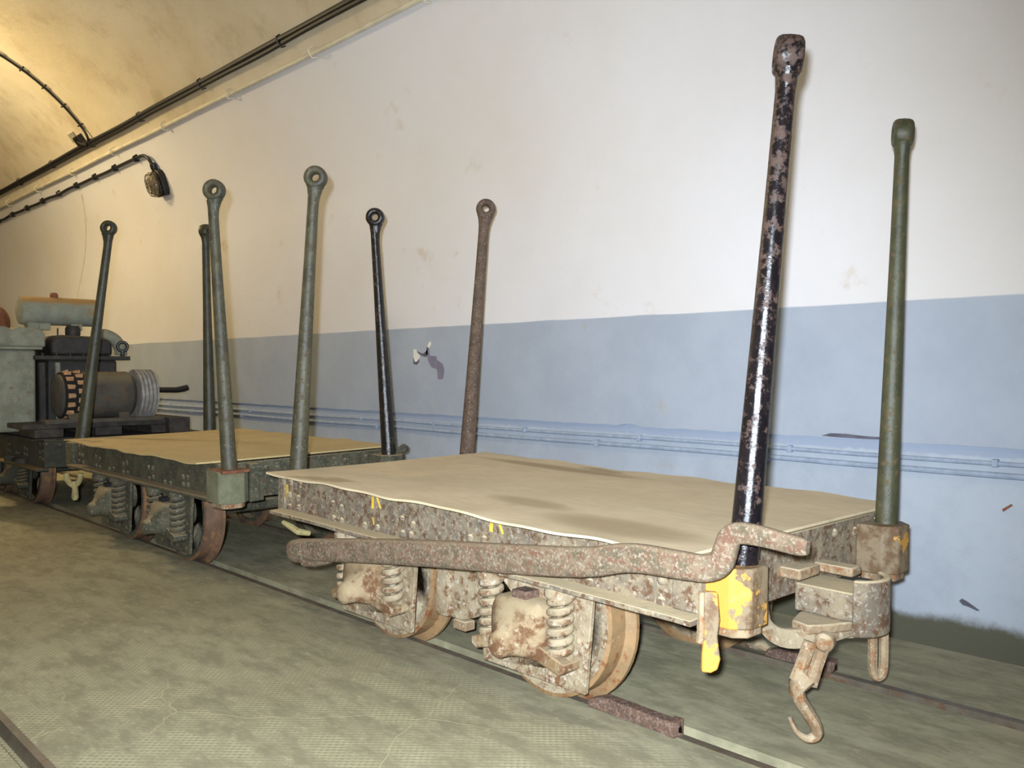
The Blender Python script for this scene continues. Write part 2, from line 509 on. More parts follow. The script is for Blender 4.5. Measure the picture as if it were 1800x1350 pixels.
for y0, y1, lab in ((1.498, 1.52, 'near rail of the wagon track, set flush in the concrete floor'),
                    (2.09, 2.114, 'far rail of the wagon track, set flush in floor near the wall'),
                    (0.508, 0.524, 'rail crossing the lower left corner of the floor')):
    o = MB().box(X0, X1, y0, y1, -0.12, 0.001).build('rail', M['rail'], smooth=False)
    tag(o, lab, 'rail', 'steel rails let into the floor')

# right wall: proud upper plaster with a ragged lower edge, then haunch up to the conduit
TH_SPLIT = math.radians(30.0)
prof = [(YW + 0.03, LEDGE), (YW, LEDGE)] + [(YW, LEDGE + (ZC - LEDGE) * k / 12) for k in range(1, 13)]
prof += [haunch(TH_SPLIT * k / 15) for k in range(1, 16)]
rr = random.Random(3)
ragged = {}


def rag(x, j, y, z):
    if j <= 1:
        i = round(x * 25)
        if i not in ragged:
            d = rr.uniform(-0.0025, 0.0025)
            for cx, w, h in ((-1.22, 0.10, 0.012), (-2.13, 0.05, 0.010), (-0.62, 0.08, -0.006)):
                if abs(x - cx) < w: d += h * (1 - abs(x - cx) / w) ** 0.5
            ragged[i] = d
        z = LEDGE + ragged[i]
    return y, z


wall_right = sheet(prof, X0, X1, 775, rag).build('wall_right', M['wall'], angle=60)
tag(wall_right, kind='structure')
low = MB().box(X0, X1, YW + 0.012, YW + 0.2, -0.14, LEDGE + 0.06).build('wall_foot_right', M['low_wall'], smooth=False)
low.name = 'baseboard_right'; tag(low, kind='structure')
# vault and left wall
prof = [haunch(TH_SPLIT + (PI / 2 - TH_SPLIT) * k / 24) for k in range(25)]
prof += [(YC + (YL - YC) * k / 6, ZC + R) for k in range(1, 7)]
prof += [(YL + R * math.cos(PI / 2 + PI / 2 * k / 24), ZC + R * math.sin(PI / 2 + PI / 2 * k / 24)) for k in range(1, 25)]
ceil = sheet(prof, X0, X1, 60).build('ceiling', M['ceiling'], angle=60); tag(ceil, kind='structure')
wl = MB().box(X0, X1, YL - R - 0.2, YL - R, -0.12, ZC).build('wall_left', M['wall'], smooth=False); tag(wl, kind='structure')
for nm, xa, xb in (('wall_far', X0 - 0.2, X0), ('wall_behind', X1, X1 + 0.2)):
    o = MB().box(xa, xb, -1.6, 2.9, -0.12, 3.3).build(nm, M['wall'], smooth=False); tag(o, kind='structure')


def wall_patch(name, pts, mat, t=0.0015):
    """flaked paint on the right wall: outline in (x, z)"""
    return MB().prism(pts, 'y', YW - t, YW + 0.001).build(name, mat, wall_right, smooth=False)


wall_patch('bare_plaster_patch', [(-3.492, 0.858), (-3.470, 0.860), (-3.462, 0.838), (-3.443, 0.836), (-3.444, 0.816), (-3.462, 0.800), (-3.480, 0.798), (-3.490, 0.822)], M['chip_white'])
wall_patch('dark_plaster_hole', [(-3.492, 0.822), (-3.480, 0.799), (-3.462, 0.799), (-3.446, 0.815), (-3.446, 0.800), (-3.464, 0.785), (-3.492, 0.788)], M['hole_dark'])
wall_patch('dark_plaster_crack', [(-3.462, 0.852), (-3.420, 0.838), (-3.394, 0.846), (-3.380, 0.862), (-3.376, 0.835), (-3.396, 0.822), (-3.420, 0.826), (-3.444, 0.836)], M['hole_dark'])
wall_patch('bare_plaster_patch', [(-3.384, 0.864), (-3.374, 0.886), (-3.358, 0.898), (-3.352, 0.884), (-3.372, 0.860)], M['chip_white'])
wall_patch('old_paint_patch', [(-3.384, 0.872), (-3.370, 0.864), (-3.362, 0.828), (-3.310, 0.824), (-3.308, 0.808), (-3.264, 0.788), (-3.252, 0.760), (-3.262, 0.716),
                              (-3.300, 0.714), (-3.306, 0.762), (-3.350, 0.772), (-3.374, 0.800), (-3.392, 0.844)], M['chip_mauve'])
# dark bare spot under the ragged ledge on the right, and a slanting scar lower down
low_chip = MB().prism([(-1.36, 0.551), (-1.33, 0.560), (-1.28, 0.561), (-1.22, 0.557), (-1.14, 0.556), (-1.12, 0.551), (-1.20, 0.5485), (-1.33, 0.549)], 'y', YW - 0.0015, YW + 0.001)
low_chip.build('bare_plaster_patch', M['hole_dark'], wall_right, smooth=False)
MB().prism([(-0.835, 0.375), (-0.812, 0.392), (-0.808, 0.388), (-0.832, 0.368)], 'y', YW + 0.010, YW + 0.0125).build('paint_scar', M['rust_red'], low, smooth=False)
MB().prism([(-0.945, 0.100), (-0.938, 0.108), (-0.925, 0.103), (-0.905, 0.092), (-0.890, 0.083), (-0.898, 0.081), (-0.92, 0.088), (-0.935, 0.090)], 'y', YW + 0.010, YW + 0.0125).build('paint_scar', M['hole_dark'], low, smooth=False)

# vertical batten over a joint in the wall, far left
mb = MB()
pth = []
for k in range(17):
    zz = 0.98 + (2.24 - 0.98) * k / 16
    yy = YW if zz < ZC else YC + math.sqrt(R * R - (zz - ZC) ** 2)
    pth.append((-8.42 + 0.5 * max(0.0, (zz - 1.45) / 0.8), yy - 0.002, zz))
mb.tube(pth, 0.007, 6)
o = mb.build('joint_strip', M['white_pipe']); o.name = 'trim_2'; tag(o, kind='structure')


# ================================================================== pipes along the wall foot
def wall_pipe(z, r, lab, off, clips):
    e = empty('wall_pipe', (0, YW - off, z))
    tag(e, lab, 'pipe', 'pipes along the wall foot')
    pts = [(X0 + (X1 - X0) * i / 120, 0.0015 * math.sin(i * 1.7), 0.002 * math.sin(i * 0.9)) for i in range(121)]
    MB().tube(pts, r, 10).build('pipe', M['blue_pipe'], e)
    for x in clips:
        MB().box(x - 0.008, x + 0.008, -r - 0.003, off + 0.012, -r - 0.004, r + 0.004).build('pipe_clip', M['blue_pipe'], e, bevel=0.002)


wall_pipe(0.502, 0.007, 'upper thin blue pipe running along the wall foot', -0.002, [-0.85 - 0.62 * k for k in range(14)])
wall_pipe(0.470, 0.009, 'lower thicker blue pipe running along the wall foot', 0.000, [-1.55 - 0.75 * k for k in range(11)])


# ================================================================== cables on the vault
def vpt(x, thdeg, off):
    y, z = haunch(math.radians(thdeg), off)
    return Vector((x, y, z))


def along(x0, x1, th, off, n, wob=0.0, seed=0):
    r_ = random.Random(seed)
    return [vpt(x0 + (x1 - x0) * i / n, th + r_.uniform(-wob, wob), off) for i in range(n + 1)]


# main twin cable
e = empty('twin_cable', vpt(-7, 34.8, 0.0)); tag(e, 'thick twin black cable clipped along the haunch of the vault', 'cable')
inv = Matrix.Translation(-e.location)
pA = smooth_path(along(X0, X1, 34.5, 0.020, 62, 0.14, 1), 4); pB = smooth_path(along(X0, X1, 35.3, 0.020, 62, 0.14, 2), 4)
MB().tube(pA, 0.0145, 8).build('cable_strand', M['cable'], e, inv); MB().tube(pB, 0.0145, 8).build('cable_strand', M['cable'], e, inv)
for k in range(16):
    x = -13.0 + k * 0.97
    MB().tube([vpt(x, 33.7, 0.002), vpt(x, 33.8, 0.030), vpt(x, 34.9, 0.037), vpt(x, 36.0, 0.030), vpt(x, 36.1, 0.002)], 0.004, 6).build('cable_clip', M['cable'], e, inv)
# cream conduit
e = empty('surface_conduit', vpt(-7, 30.3, 0.0)); tag(e, 'cream painted conduit running below the black twin cable', 'conduit')
inv = Matrix.Translation(-e.location)
MB().tube(smooth_path(along(X0, X1, 30.3, 0.016, 40, 0.12, 5), 3), 0.013, 10).build('conduit', M['white_pipe'], e, inv)
for k in range(18):
    x = -12.6 + k * 0.95
    MB().tube([vpt(x, 29.2, 0.0), vpt(x, 29.5, 0.036), vpt(x, 30.3, 0.041), vpt(x, 31.1, 0.036), vpt(x, 31.4, 0.0)], 0.005, 6).build('conduit_saddle', M['white_pipe'], e, inv)
# lamp cable
e = empty('lamp_cable', vpt(-7, 26, 0.0)); tag(e, 'thin black cable with clips leading to the caged wall lamp', 'cable')
inv = Matrix.Translation(-e.location)
r_ = random.Random(9)
ctl = [vpt(-20 + 0.29 * i, 26.05 + (0.25 * (i % 2) - 0.12) + r_.uniform(-.12, .12), 0.020) for i in range(47)]
ctl = [c for c in ctl if c.x < -6.75] + [vpt(-6.58, 26.15, 0.022), vpt(-6.45, 26.0, 0.026), vpt(-6.385, 24.9, 0.03), vpt(-6.362, 23.2, 0.03), vpt(-6.36, 22.2, 0.03)]
MB().tube(smooth_path(ctl, 5), 0.012, 8).build('cable_run', M['cable'], e, inv)
for k in range(10):
    x = -6.60 - 0.42 * k - 0.012 * k * k * 0.5
    MB().tube([vpt(x, 25.4, 0.0), vpt(x, 25.5, 0.030), vpt(x, 26.1, 0.038), vpt(x, 26.7, 0.030), vpt(x, 26.9, 0.0)], 0.009, 6).build('cable_clip', M['cable'], e, inv)
# branch cable rising over the vault
e = empty('branch_cable', vpt(-7.18, 36, 0.0)); tag(e, 'thin black cable climbing over the vault from the junction', 'cable')
inv = Matrix.Translation(-e.location)
ctl = [vpt(-7.30, 36.3, 0.03), vpt(-7.21, 35.6, 0.03), vpt(-7.15, 36.8, 0.03)] + [vpt(-7.16, t, 0.016) for t in range(40, 91, 5)]
ctl += [Vector((-7.18, y, ZC + R - 0.016)) for y in (1.0, 0.85, 0.74)]
MB().tube(smooth_path(ctl, 4), 0.0095, 8).build('cable_run', M['cable'], e, inv)
for t in (40.5, 47, 53.6, 60.4, 67, 74, 81, 87):
    p = vpt(-7.16, t, 0.0)
    MB().tube([vpt(-7.185, t, 0.0), vpt(-7.182, t, 0.026), vpt(-7.16, t, 0.031), vpt(-7.138, t, 0.026), vpt(-7.135, t, 0.0)], 0.006, 6).build('cable_clip', M['cable'], e, inv)
# junction: pale label plate and black bracket
e = empty('cable_junction', vpt(-7.32, 37.5, 0.0)); tag(e, 'small black cable junction beside a pale square plate on the vault', 'junction box')
inv = Matrix.Translation(-e.location)


def vault_block(xa, xb, ta, tb, o0, o1):
    mb = MB(); V = [vpt(x, t, o) for o in (o0, o1) for x, t in ((xa, ta), (xb, ta), (xb, tb), (xa, tb))]
    return mb.add(V, [(0, 3, 2, 1), (4, 5, 6, 7), (0, 1, 5, 4), (1, 2, 6, 5), (2, 3, 7, 6), (3, 0, 4, 7)])


vault_block(-7.50, -7.385, 37.2, 40.0, -0.004, 0.012).build('plate', M['box_grey'], e, inv)
vault_block(-7.385, -7.28, 35.6, 38.6, -0.004, 0.045).build('junction_body', M['lamp_black'], e, inv, bevel=0.006)
MB().tube([vpt(-7.33, 36.8, 0.04), vpt(-7.29, 35.8, 0.045), vpt(-7.24, 35.0, 0.03)], 0.012, 8).build('cable_gland', M['lamp_black'], e, inv)

# ================================================================== caged wall lamp
lc = vpt(-6.36, 17.6, 0.0)
nrm = Vector((0, -math.cos(math.radians(17.6)), -math.sin(math.radians(17.6))))
tng = Vector((0, -math.sin(math.radians(17.6)), math.cos(math.radians(17.6))))
MW = Matrix(((1, nrm.x, tng.x, 0), (0, nrm.y, tng.y, 0), (0, nrm.z, tng.z, 0), (0, 0, 0, 1)))   # local x along wall, y out of wall, z up
e = empty('bulkhead_lamp', lc); tag(e, 'black cast bulkhead lamp with wire cage on the left wall', 'lamp')
pl = [(-0.065, -0.09), (0.065, -0.09), (0.078, -0.05), (0.078, 0.05), (0.06, 0.085), (0.025, 0.10), (-0.025, 0.10), (-0.06, 0.085), (-0.078, 0.05), (-0.078, -0.05)]
MB().prism(pl, 'y', -0.02, 0.045).build('lamp_body', M['lamp_black'], e, MW, bevel=0.008)
MB().prism([(x * 0.86, z * 0.86) for x, z in pl], 'y', 0.045, 0.06).build('lamp_rim', M['lamp_black'], e, MW, bevel=0.005)
mb = MB(); mb.lathe([(0.018, 0.095), (0.024, 0.11), (0.024, 0.14), (0.016, 0.15)], (0, 0.03, 0), (0, 0, 1), 12)
mb.build('cable_gland', M['lamp_black'], e, MW)
gprof = [(0.056, 0.0), (0.056, 0.012), (0.048, 0.026), (0.032, 0.036), (0.001, 0.040)]
mb = MB().lathe(gprof, (0, 0.058, 0), (0, 1, 0), 20)
for v in mb.v: v.z *= 1.25
mb.build('glass_dome', M['glass'], e, MW)
cage = MB()
for k in range(6):
    a = PI * k / 6
    dx, dz = math.cos(a), math.sin(a) * 1.2
    cage.tube([(dx * r2, 0.058 + h, dz * r2) for r2, h in ((0.072, 0.0), (0.072, 0.025), (0.062, 0.045), (0.035, 0.056), (0, 0.059), (-0.035, 0.056), (-0.062, 0.045), (-0.072, 0.025), (-0.072, 0.0))], 0.0022, 5)
for rad, h in ((0.073, 0.015), (0.066, 0.042)):
    cage.tube([(rad * math.cos(2 * PI * k / 20), 0.058 + h, 1.2 * rad * math.sin(2 * PI * k / 20)) for k in range(21)], 0.0022, 5)
cage.build('wire_cage', M['wire'], e, MW)
for sx in (-1, 1):
    MB().lathe([(0.010, 0), (0.010, 0.02), (0.006, 0.026)], (sx * 0.068, 0.05, -0.05), (0, 1, 0), 8).build('cage_bolt', M['lamp_black'], e, MW)

# crown lamps (outside the picture); those over wagons and behind camera are added fill
where = {-11.8: 'far down the gallery', -7.2: 'where the branch cable ends', -2.4: 'above the wagons, added as fill light', 2.2: 'behind the camera, added as unseen fill light'}
for x, power, colr in CROWN_AND_FILL_LAMPS:
    e = empty('crown_or_fill_lamp', (x, CROWN_Y, CROWN_Z)); tag(e, 'round ceiling lamp on the crown of the vault ' + where[x], 'lamp', 'ceiling lamps along the crown')
    MB().lathe([(0.11, 0.0), (0.11, -0.03), (0.095, -0.045)], (0, 0, 0), (0, 0, 1), 24).build('lamp_base', M['lamp_black'], e)
    MB().lathe([(0.085, -0.045), (0.085, -0.07), (0.065, -0.10), (0.03, -0.115), (0.001, -0.118)], (0, 0, 0), (0, 0, 1), 24).build('lamp_glass', M['lit_glass'], e)
    ld = bpy.data.lights.new('crown_or_fill_light', 'POINT'); ld.energy = power; ld.color = colr; ld.shadow_soft_size = 0.10
    lo = bpy.data.objects.new('crown_or_fill_light', ld); col.objects.link(lo); lo.location = (x, CROWN_Y, CROWN_Z - 0.25)


# ================================================================== wagons
CY = 1.807
WR, FLR = 0.195, 0.218        # tread and flange radius


def wheel_mesh(mb_tyre, mb_web, x, ys, side):
    """side -1: outer face towards -y (near side)"""
    ax = (0, -side, 0)        # axis pointing inwards
    tyre = [(WR - 0.010, 0.001), (WR, 0.004), (WR, 0.050), (WR + 0.006, 0.054), (FLR, 0.060), (FLR, 0.070), (FLR - 0.008, 0.076), (WR - 0.010, 0.076)]
    mb_tyre.lathe(tyre, (x, ys, WR), ax, 48, close=True)
    holes = [circle(0.108 * math.cos(a), WR + 0.108 * math.sin(a), 0.034, 14) for a in (PI * .06, PI * .56, PI * 1.06, PI * 1.56)]
    outer = circle(0, WR, 0.172, 40)
    a0 = ys - side * 0.026; a1 = ys - side * 0.042
    sub = MB(); sub.prism(outer, 'y', min(a0, a1), max(a0, a1), holes)
    sub.lathe([(0.166, 0.006), (0.170, 0.0), (WR - 0.010, 0.0), (WR - 0.010, 0.076), (0.166, 0.076)], (0, ys, WR), ax, 48, close=True)
    sub.lathe([(0.055, -0.002), (0.055, 0.03), (0.050, 0.07), (0.038, 0.085)], (0, ys, WR), ax, 20)
    for v in sub.v: v.x += x
    mb_web.add(sub.v, sub.f)


def loft(sections, lx, n=20, p=0.55):
    """superellipse sections (y, half x, half z, centre z, power) -> closed skin"""
    mb = MB(); V = []; Fc = []
    for (y, hx, hz, zc, pw) in sections:
        for k in range(n):
            a = 2 * PI * k / n; c, d = math.cos(a), math.sin(a)
            V.append((lx + hx * abs(c) ** pw * (1 if c >= 0 else -1), y, zc + hz * abs(d) ** pw * (1 if d >= 0 else -1)))
    m = len(sections)
    for i in range(m - 1):
        for k in range(n):
            k2 = (k + 1) % n
            Fc.append((i * n + k, i * n + k2, (i + 1) * n + k2, (i + 1) * n + k))
    Fc += [tuple(range(n)), tuple((m - 1) * n + k for k in range(n))]
    return mb.add(V, Fc)


def spring_path(x, y, z0, z1, r, turns, n=14):
    return [(x + r * math.cos(2 * PI * k / n), y + r * math.sin(2 * PI * k / n), z0 + (z1 - z0) * k / (turns * n)) for k in range(int(turns * n) + 1)]


def make_wagon(name, label, cx, axles, mt, pitch=0.0, roll=0.0, zdeck=0.43, half=0.785, pockets=(), pocket_mats=None, yaw_deck=0.0, seed=1,
               end_gear=True, sill_low=0.0):
    rnd = random.Random(seed)
    root = empty(name, (cx, CY, 0)); tag(root, label, 'wagon', 'narrow gauge flat wagons on the track')
    B = Matrix.Translation((0, 0, zdeck)) @ Matrix.Rotation(pitch, 4, 'Y') @ Matrix.Rotation(roll, 4, 'X')   # sprung body; z=0 is deck top
    side, iron_ = mt['side'], mt['gear']
    # deck sheet, slightly dished with a curling edge
    mb = MB(); nx, ny = 60, 24; V = []; hw = 0.468; hd = half - mt.get('short', 0.0); far = mt.get('far', hw)
    ph = [rnd.uniform(0, 6) for _ in range(6)]
    for layer in (0, 1):
        for i in range(nx + 1):
            x = -hd + 2 * hd * i / nx
            for j in range(ny + 1):
                t = -1 + 2 * j / ny
                ex = 0.0
                if abs(t) == 1: ex = 0.003 * math.sin(x * 9 + ph[0]) + 0.002 * math.sin(x * 23 + ph[1])
                y = (t + 1) / 2 * (far + hw) - hw + (ex if t < 0 else -ex)
                z = 0.0025 * math.sin(x * 5 + ph[2]) * math.cos(y * 4 + ph[3])
                edge = max(0.0, abs(t) - 0.86) / 0.14
                z += edge * (0.0026 * math.sin(x * 13 + ph[4]) + 0.0014 * math.sin(x * 31 + ph[5]))
                V.append((x, y, z - (0.006 if layer else 0)))
    m = ny + 1; o2 = (nx + 1) * m; Fc = []
    for i in range(nx):
        for j in range(ny):
            a = i * m + j
            Fc.append((a, a + m, a + m + 1, a + 1)); Fc.append((a + o2, a + o2 + 1, a + o2 + m + 1, a + o2 + m))
    for i in range(nx):
        Fc.append((i * m, i * m + o2, (i + 1) * m + o2, (i + 1) * m)); k = i * m + ny
        Fc.append((k, k + m, k + m + o2, k + o2))
    for j in range(ny):
        Fc.append((j, j + 1, j + 1 + o2, j + o2)); k = nx * m + j
        Fc.append((k, k + o2, k + 1 + o2, k + 1))
    mb.add(V, Fc); mb.build('deck_sheet', mt['deck'], root, B, angle=50)
    # sole bars: channel with the flange turned outwards
    zb = -0.135 - sill_low
    for sgn in (-1, 1):
        mb = MB()
        y0 = sgn * 0.398; y1 = sgn * 0.390
        mb.box(-half + 0.005, half - 0.005, min(y0, y1), max(y0, y1), zb, -0.007)
        yf = sgn * 0.446
        nseg = 40; V = []
        for i in range(nseg + 1):       # bottom flange with a nibbled edge
            x = -half - 0.01 + (2 * half + 0.018) * i / nseg
            w = yf + sgn * rnd.uniform(-0.0025, 0.0015)
            V += [(x, y1, zb), (x, w, zb), (x, w, zb + 0.011), (x, y1, zb + 0.014)]
        Fc = []
        for i in range(nseg):
            for q in range(4):
                q2 = (q + 1) % 4
                Fc.append((i * 4 + q, (i + 1) * 4 + q, (i + 1) * 4 + q2, i * 4 + q2))
        Fc += [(0, 1, 2, 3), tuple(nseg * 4 + q for q in (3, 2, 1, 0))]
        mb.add(V, Fc)
        yu = sgn * 0.345
        mb.box(-half + 0.005, half - 0.005, min(y1, yu), max(y1, yu), -0.016, -0.007)
        mb.build('sole_bar', side, root, B, bevel=0.0015)
        # rivets on the web
        xs = []
        for axx in axles:
            lx = axx - cx
            xs += [(lx + dx, dz) for dx in (-0.19, -0.145, 0.145, 0.19) for dz in (-0.075, -0.112)]
            xs += [(lx + dx, -0.112) for dx in (-0.03, 0.03)]
        xs += [(sx * (half - d), dz) for sx in (-1, 1) for d in (0.035, 0.09) for dz in (-0.035, -0.075, -0.112)]
        for rx, rz in xs:
            if sgn > 0: continue
            rx += rnd.uniform(-0.006, 0.006)
            MB().dome((rx, sgn * 0.398, rz + rnd.uniform(-0.005, 0.005)), (0, sgn, 0), 0.0115, 0.008, 10).build('rivet', side, root, B)
    # end beams
    for sx in (-1, 1):
        mb = MB(); xa, xb = sx * (half + 0.004), sx * (half - 0.008)
        mb.prism([(-0.405, -0.150), (-0.30, -0.155), (-0.26, -0.140), (0.26, -0.140), (0.30, -0.155), (0.405, -0.150), (0.405, -0.009), (-0.405, -0.009)], 'x', min(xa, xb), max(xa, xb))
        mb.build('end_beam', side, root, B, bevel=0.002)
        for yy in (-0.395, -0.33, -0.22, -0.12, 0.12, 0.22, 0.33, 0.395):
            MB().dome((sx * (half + 0.004), yy, -0.035 + rnd.uniform(-0.006, 0.006)), (sx, 0, 0), 0.0115, 0.008, 10).build('rivet', side, root, B)
        # corner strap plates either side
        for sy in (-1, 1):
            mb = MB(); xa, xb = sx * (half + 0.004), sx * (half + 0.012)
            ya = sy * 0.27; yb = sy * 0.235
            mb.box(min(xa, xb), max(xa, xb), min(ya, yb), max(ya, yb), -0.152, -0.03)
            mb.build('stiffener_plate', side, root, B, bevel=0.0015)
    # cross bearers and centre draw bar
    for x in (-0.45, 0.0, 0.45):
        MB().box(x - 0.025, x + 0.025, -0.39, 0.39, -0.10, -0.012).build('cross_bearer', side, root, B)
    MB().box(-half + 0.01, half - 0.01, -0.045, 0.045, -0.115, -0.055).build('draw_bar', side, root, B)
    # stake pockets at the corners
    for i, (px, py) in enumerate(pockets):
        sx = 1 if px > 0 else -1
        d = abs(px) - half
        ox = [(-d + 0.004, -0.056), (0.018, -0.056), (0.046, -0.028), (0.046, 0.028), (0.018, 0.056), (-d + 0.004, 0.056)]
        poly = [(px + sx * x, py + y) for x, y in ox]
        pm = pocket_mats[i] if pocket_mats else side
        zt, zb2 = mt.get('pz', (-0.022, -0.135))
        if i in mt.get('low', ()): zt, zb2 = zt - 0.012, zb2 - 0.012
        pk = MB().prism(poly, 'z', zb2, zt, [circle(px, py, 0.041, 20)]).build('stake_pocket', pm, root, B, bevel=0.004)
        MB().prism([(px + sx * x * 0.8, py + y * 0.8) for x, y in ox], 'z', zb2 - 0.018, zb2, []).build('pocket_foot', mt['foot'], root, B, bevel=0.003)
    # running gear
    for axx in axles:
        lx = axx - cx
        MB().lathe([(0.028, -0.40), (0.028, 0.40)], (lx, 0, WR), (0, 1, 0), 16).build('axle', iron_, root)
        for sgn in (-1, 1):
            rim, web = MB(), MB()
            wheel_mesh(rim, web, lx, sgn * 0.332, sgn)
            w = web.build('wheel', iron_, root, angle=30)
            ty = rim.build('wheel_tread', mt['tread'], w, angle=40)
            tag(ty, 'bare rusty flanged tread')
            # horn plate: two legs and a bottom tie
            yp = sgn * 0.372; ya, yb = sorted((yp, yp + sgn * 0.012))
            top = zdeck - 0.128 - pitch * lx + roll * yp
            out_ = [(lx - 0.182, top), (lx - 0.165, 0.056), (lx + 0.165, 0.056), (lx + 0.190, top)]
            hol = [(lx - 0.132, top - 0.004), (lx - 0.118, 0.096), (lx + 0.116, 0.096), (lx + 0.136, top - 0.004)]
            MB().prism(out_, 'y', ya, yb, [hol]).build('horn_plate', iron_, root, bevel=0.002)
            for dx, dz in ((-0.14, 0.12), (-0.09, 0.076), (0.0, 0.076), (0.06, 0.076), (0.143, 0.12), (0.147, 0.17), (0.14, 0.076)):
                if sgn > 0: break
                MB().dome((lx + dx, yp + sgn * 0.012, dz), (0, sgn, 0), 0.008, 0.005, 8).build('bolt', iron_, root)
            # axle box with round nose, saddle wings under the springs
            yc = sgn * 0.405
            b = loft([(sgn * q[0],) + q[1:] for q in ((0.372, 0.082, 0.064, 0.182, 0.4), (0.425, 0.082, 0.064, 0.182, 0.4), (0.440, 0.074, 0.058, 0.178, 0.45), (0.462, 0.046, 0.040, 0.164, 0.7),
                                                      (0.474, 0.034, 0.032, 0.154, 1.0), (0.490, 0.030, 0.028, 0.150, 1.0), (0.498, 0.018, 0.017, 0.149, 1.0))], lx)
            pts = [(lx - 0.150, 0.112), (lx - 0.135, 0.102), (lx - 0.07, 0.118), (lx + 0.07, 0.118), (lx + 0.135, 0.102),
                   (lx + 0.150, 0.112), (lx + 0.150, 0.128), (lx + 0.085, 0.150), (lx + 0.05, 0.16), (lx - 0.05, 0.16), (lx - 0.085, 0.150), (lx - 0.150, 0.128)]
            ya, yb = sorted((sgn * 0.376, sgn * 0.436))
            b.prism(pts, 'y', ya, yb)
            ab = b.build('axle_box', mt.get('box', iron_), root, bevel=0.003)
            MB().box(lx - 0.02, lx + 0.028, sgn * 0.405 - 0.022, sgn * 0.405 + 0.022, 0.24, 0.262).build('oil_cap', mt['cap'], ab, bevel=0.003)
            for dx in (-0.112, 0.112):
                zt = zdeck - 0.135 - pitch * (lx + dx) + roll * yc
                sp = MB().tube(spring_path(lx + dx, yc, 0.128, zt - 0.016, 0.0225, 6.5), 0.0094, 8).build('coil_spring', iron_, root, angle=60)
                MB().lathe([(0.036, 0.0), (0.036, 0.012), (0.030, 0.024)], (lx + dx, yc, zt - 0.022), (0, 0, 1), 16).build('spring_cap', iron_, sp)
                MB().lathe([(0.010, 0.0), (0.010, zt - 0.12)], (lx + dx, yc, 0.12), (0, 0, 1), 10).build('spring_pin', iron_, sp)
    return root, B


front_pockets = [(0.835, -0.352), (0.835, 0.283), (-0.835, -0.330), (-0.835, 0.395)]
PITCH_F = math.radians(0.85)
mt_front = dict(box=M['axle_rust'], side=M['wagon_tan'], gear=M['frame_tan'], deck=M['deck'], tread=M['tread'], cap=M['rust_dark'], foot=M['rust_light'])
FX = -1.745
front, BF = make_wagon('flat_wagon', 'dusty tan iron flat wagon in front with yellow painted corner pocket', FX, (-1.435, -2.055), mt_front, pitch=PITCH_F, zdeck=0.430,
                       pockets=front_pockets, pocket_mats=[M['pocket_yellow'], M['pocket_brown'], M['wagon_tan'], M['wagon_tan']], seed=4)
mid_pockets = [(0.845, -0.395), (0.845, 0.285), (-0.845, -0.365), (-0.845, 0.305)]
mt_mid = dict(side=M['wagon_green'], gear=M['wagon_green'], deck=M['deck_far'], tread=M['tread_red'], cap=M['dark_hole'], foot=M['rust_light'], short=0.04, far=0.40)
MXC = -3.76
middle, BMID = make_wagon('flat_wagon', 'chipped dark green flat wagon coupled behind the tan one', MXC, (-3.45, -4.065), mt_mid, pitch=0.0, roll=math.radians(1.0), zdeck=0.438,
                          half=0.765, pockets=mid_pockets, pocket_mats=[M['pocket_green']] + [M['wagon_green']] * 3, seed=11)
mt_far = dict(side=M['wagon_dark'], gear=M['wagon_dark'], deck=M['plank'], tread=M['tread_red'], cap=M['dark_hole'], foot=M['rust_dark'])
rear, BR = make_wagon('flat_wagon', 'dark wagon at the left edge carrying the compressor engine', -5.80, (-5.53, -6.15), mt_far, zdeck=0.40, seed=21, sill_low=0.035)

# ---- coupling gear on the front end (children of the front wagon), local to its root
xe = 0.785            # end beam face
# buffer arm and curved buffer plate
mb = MB(); mb.box(xe, xe + 0.150, -0.050, 0.062, -0.178, -0.118)
mb.build('buffer_arm', M['wagon_tan'], front, BF, bevel=0.004)
mb = MB(); V = []
nb = 14
pl_out = []; pl_in = []
for k in range(nb + 1):
    a = math.radians(-62 + 124 * k / nb)
    pl_out.append((xe + 0.100 + 0.078 * math.cos(a), 0.006 + 0.078 * math.sin(a)))
    pl_in.append((xe + 0.100 + 0.062 * math.cos(a), 0.006 + 0.062 * math.sin(a)))
buf = MB().prism(pl_out + pl_in[::-1], 'z', -0.205, -0.088).build('buffer_plate', M['wagon_tan'], front, BF, bevel=0.005)
# upper blocks and bracket straps on the beam
for (ya, yb, za, zb_, xl) in ((-0.120, -0.035, -0.095, -0.072, 0.05), (0.03, 0.075, -0.105, -0.085, 0.09)):
    MB().box(xe, xe + xl, ya, yb, za, zb_).build('beam_block', M['rust_light'], front, BF, bevel=0.004)
# hanging stirrup: strap that drops from the beam and runs out under the buffer arm
st = [(xe + 0.010, -0.205, -0.080), (xe + 0.014, -0.205, -0.150), (xe + 0.022, -0.195, -0.185), (xe + 0.045, -0.165, -0.205), (xe + 0.075, -0.10, -0.206), (xe + 0.10, -0.03, -0.198), (xe + 0.115, 0.03, -0.190)]
MB().tube(smooth_path(st, 4), 0.022, 8, 1.0, 0.42).build('coupling_strap', M['frame_tan'], front, BF)
MB().prism([(xe + 0.03, -0.115), (xe + 0.075, -0.13), (xe + 0.10, -0.09), (xe + 0.14, 0.0), (xe + 0.14, 0.05), (xe + 0.02, 0.05), (xe + 0.01, -0.05)], 'z', -0.200, -0.180).build('coupling_tongue', M['rust_light'], front, BF, bevel=0.004)
MB().tube([(xe + 0.055, -0.02, -0.222), (xe + 0.09, 0.03, -0.218), (xe + 0.10, 0.05, -0.200)], [0.014, 0.020, 0.008], 8).build('coupling_toggle', M['frame_tan'], front, BF)


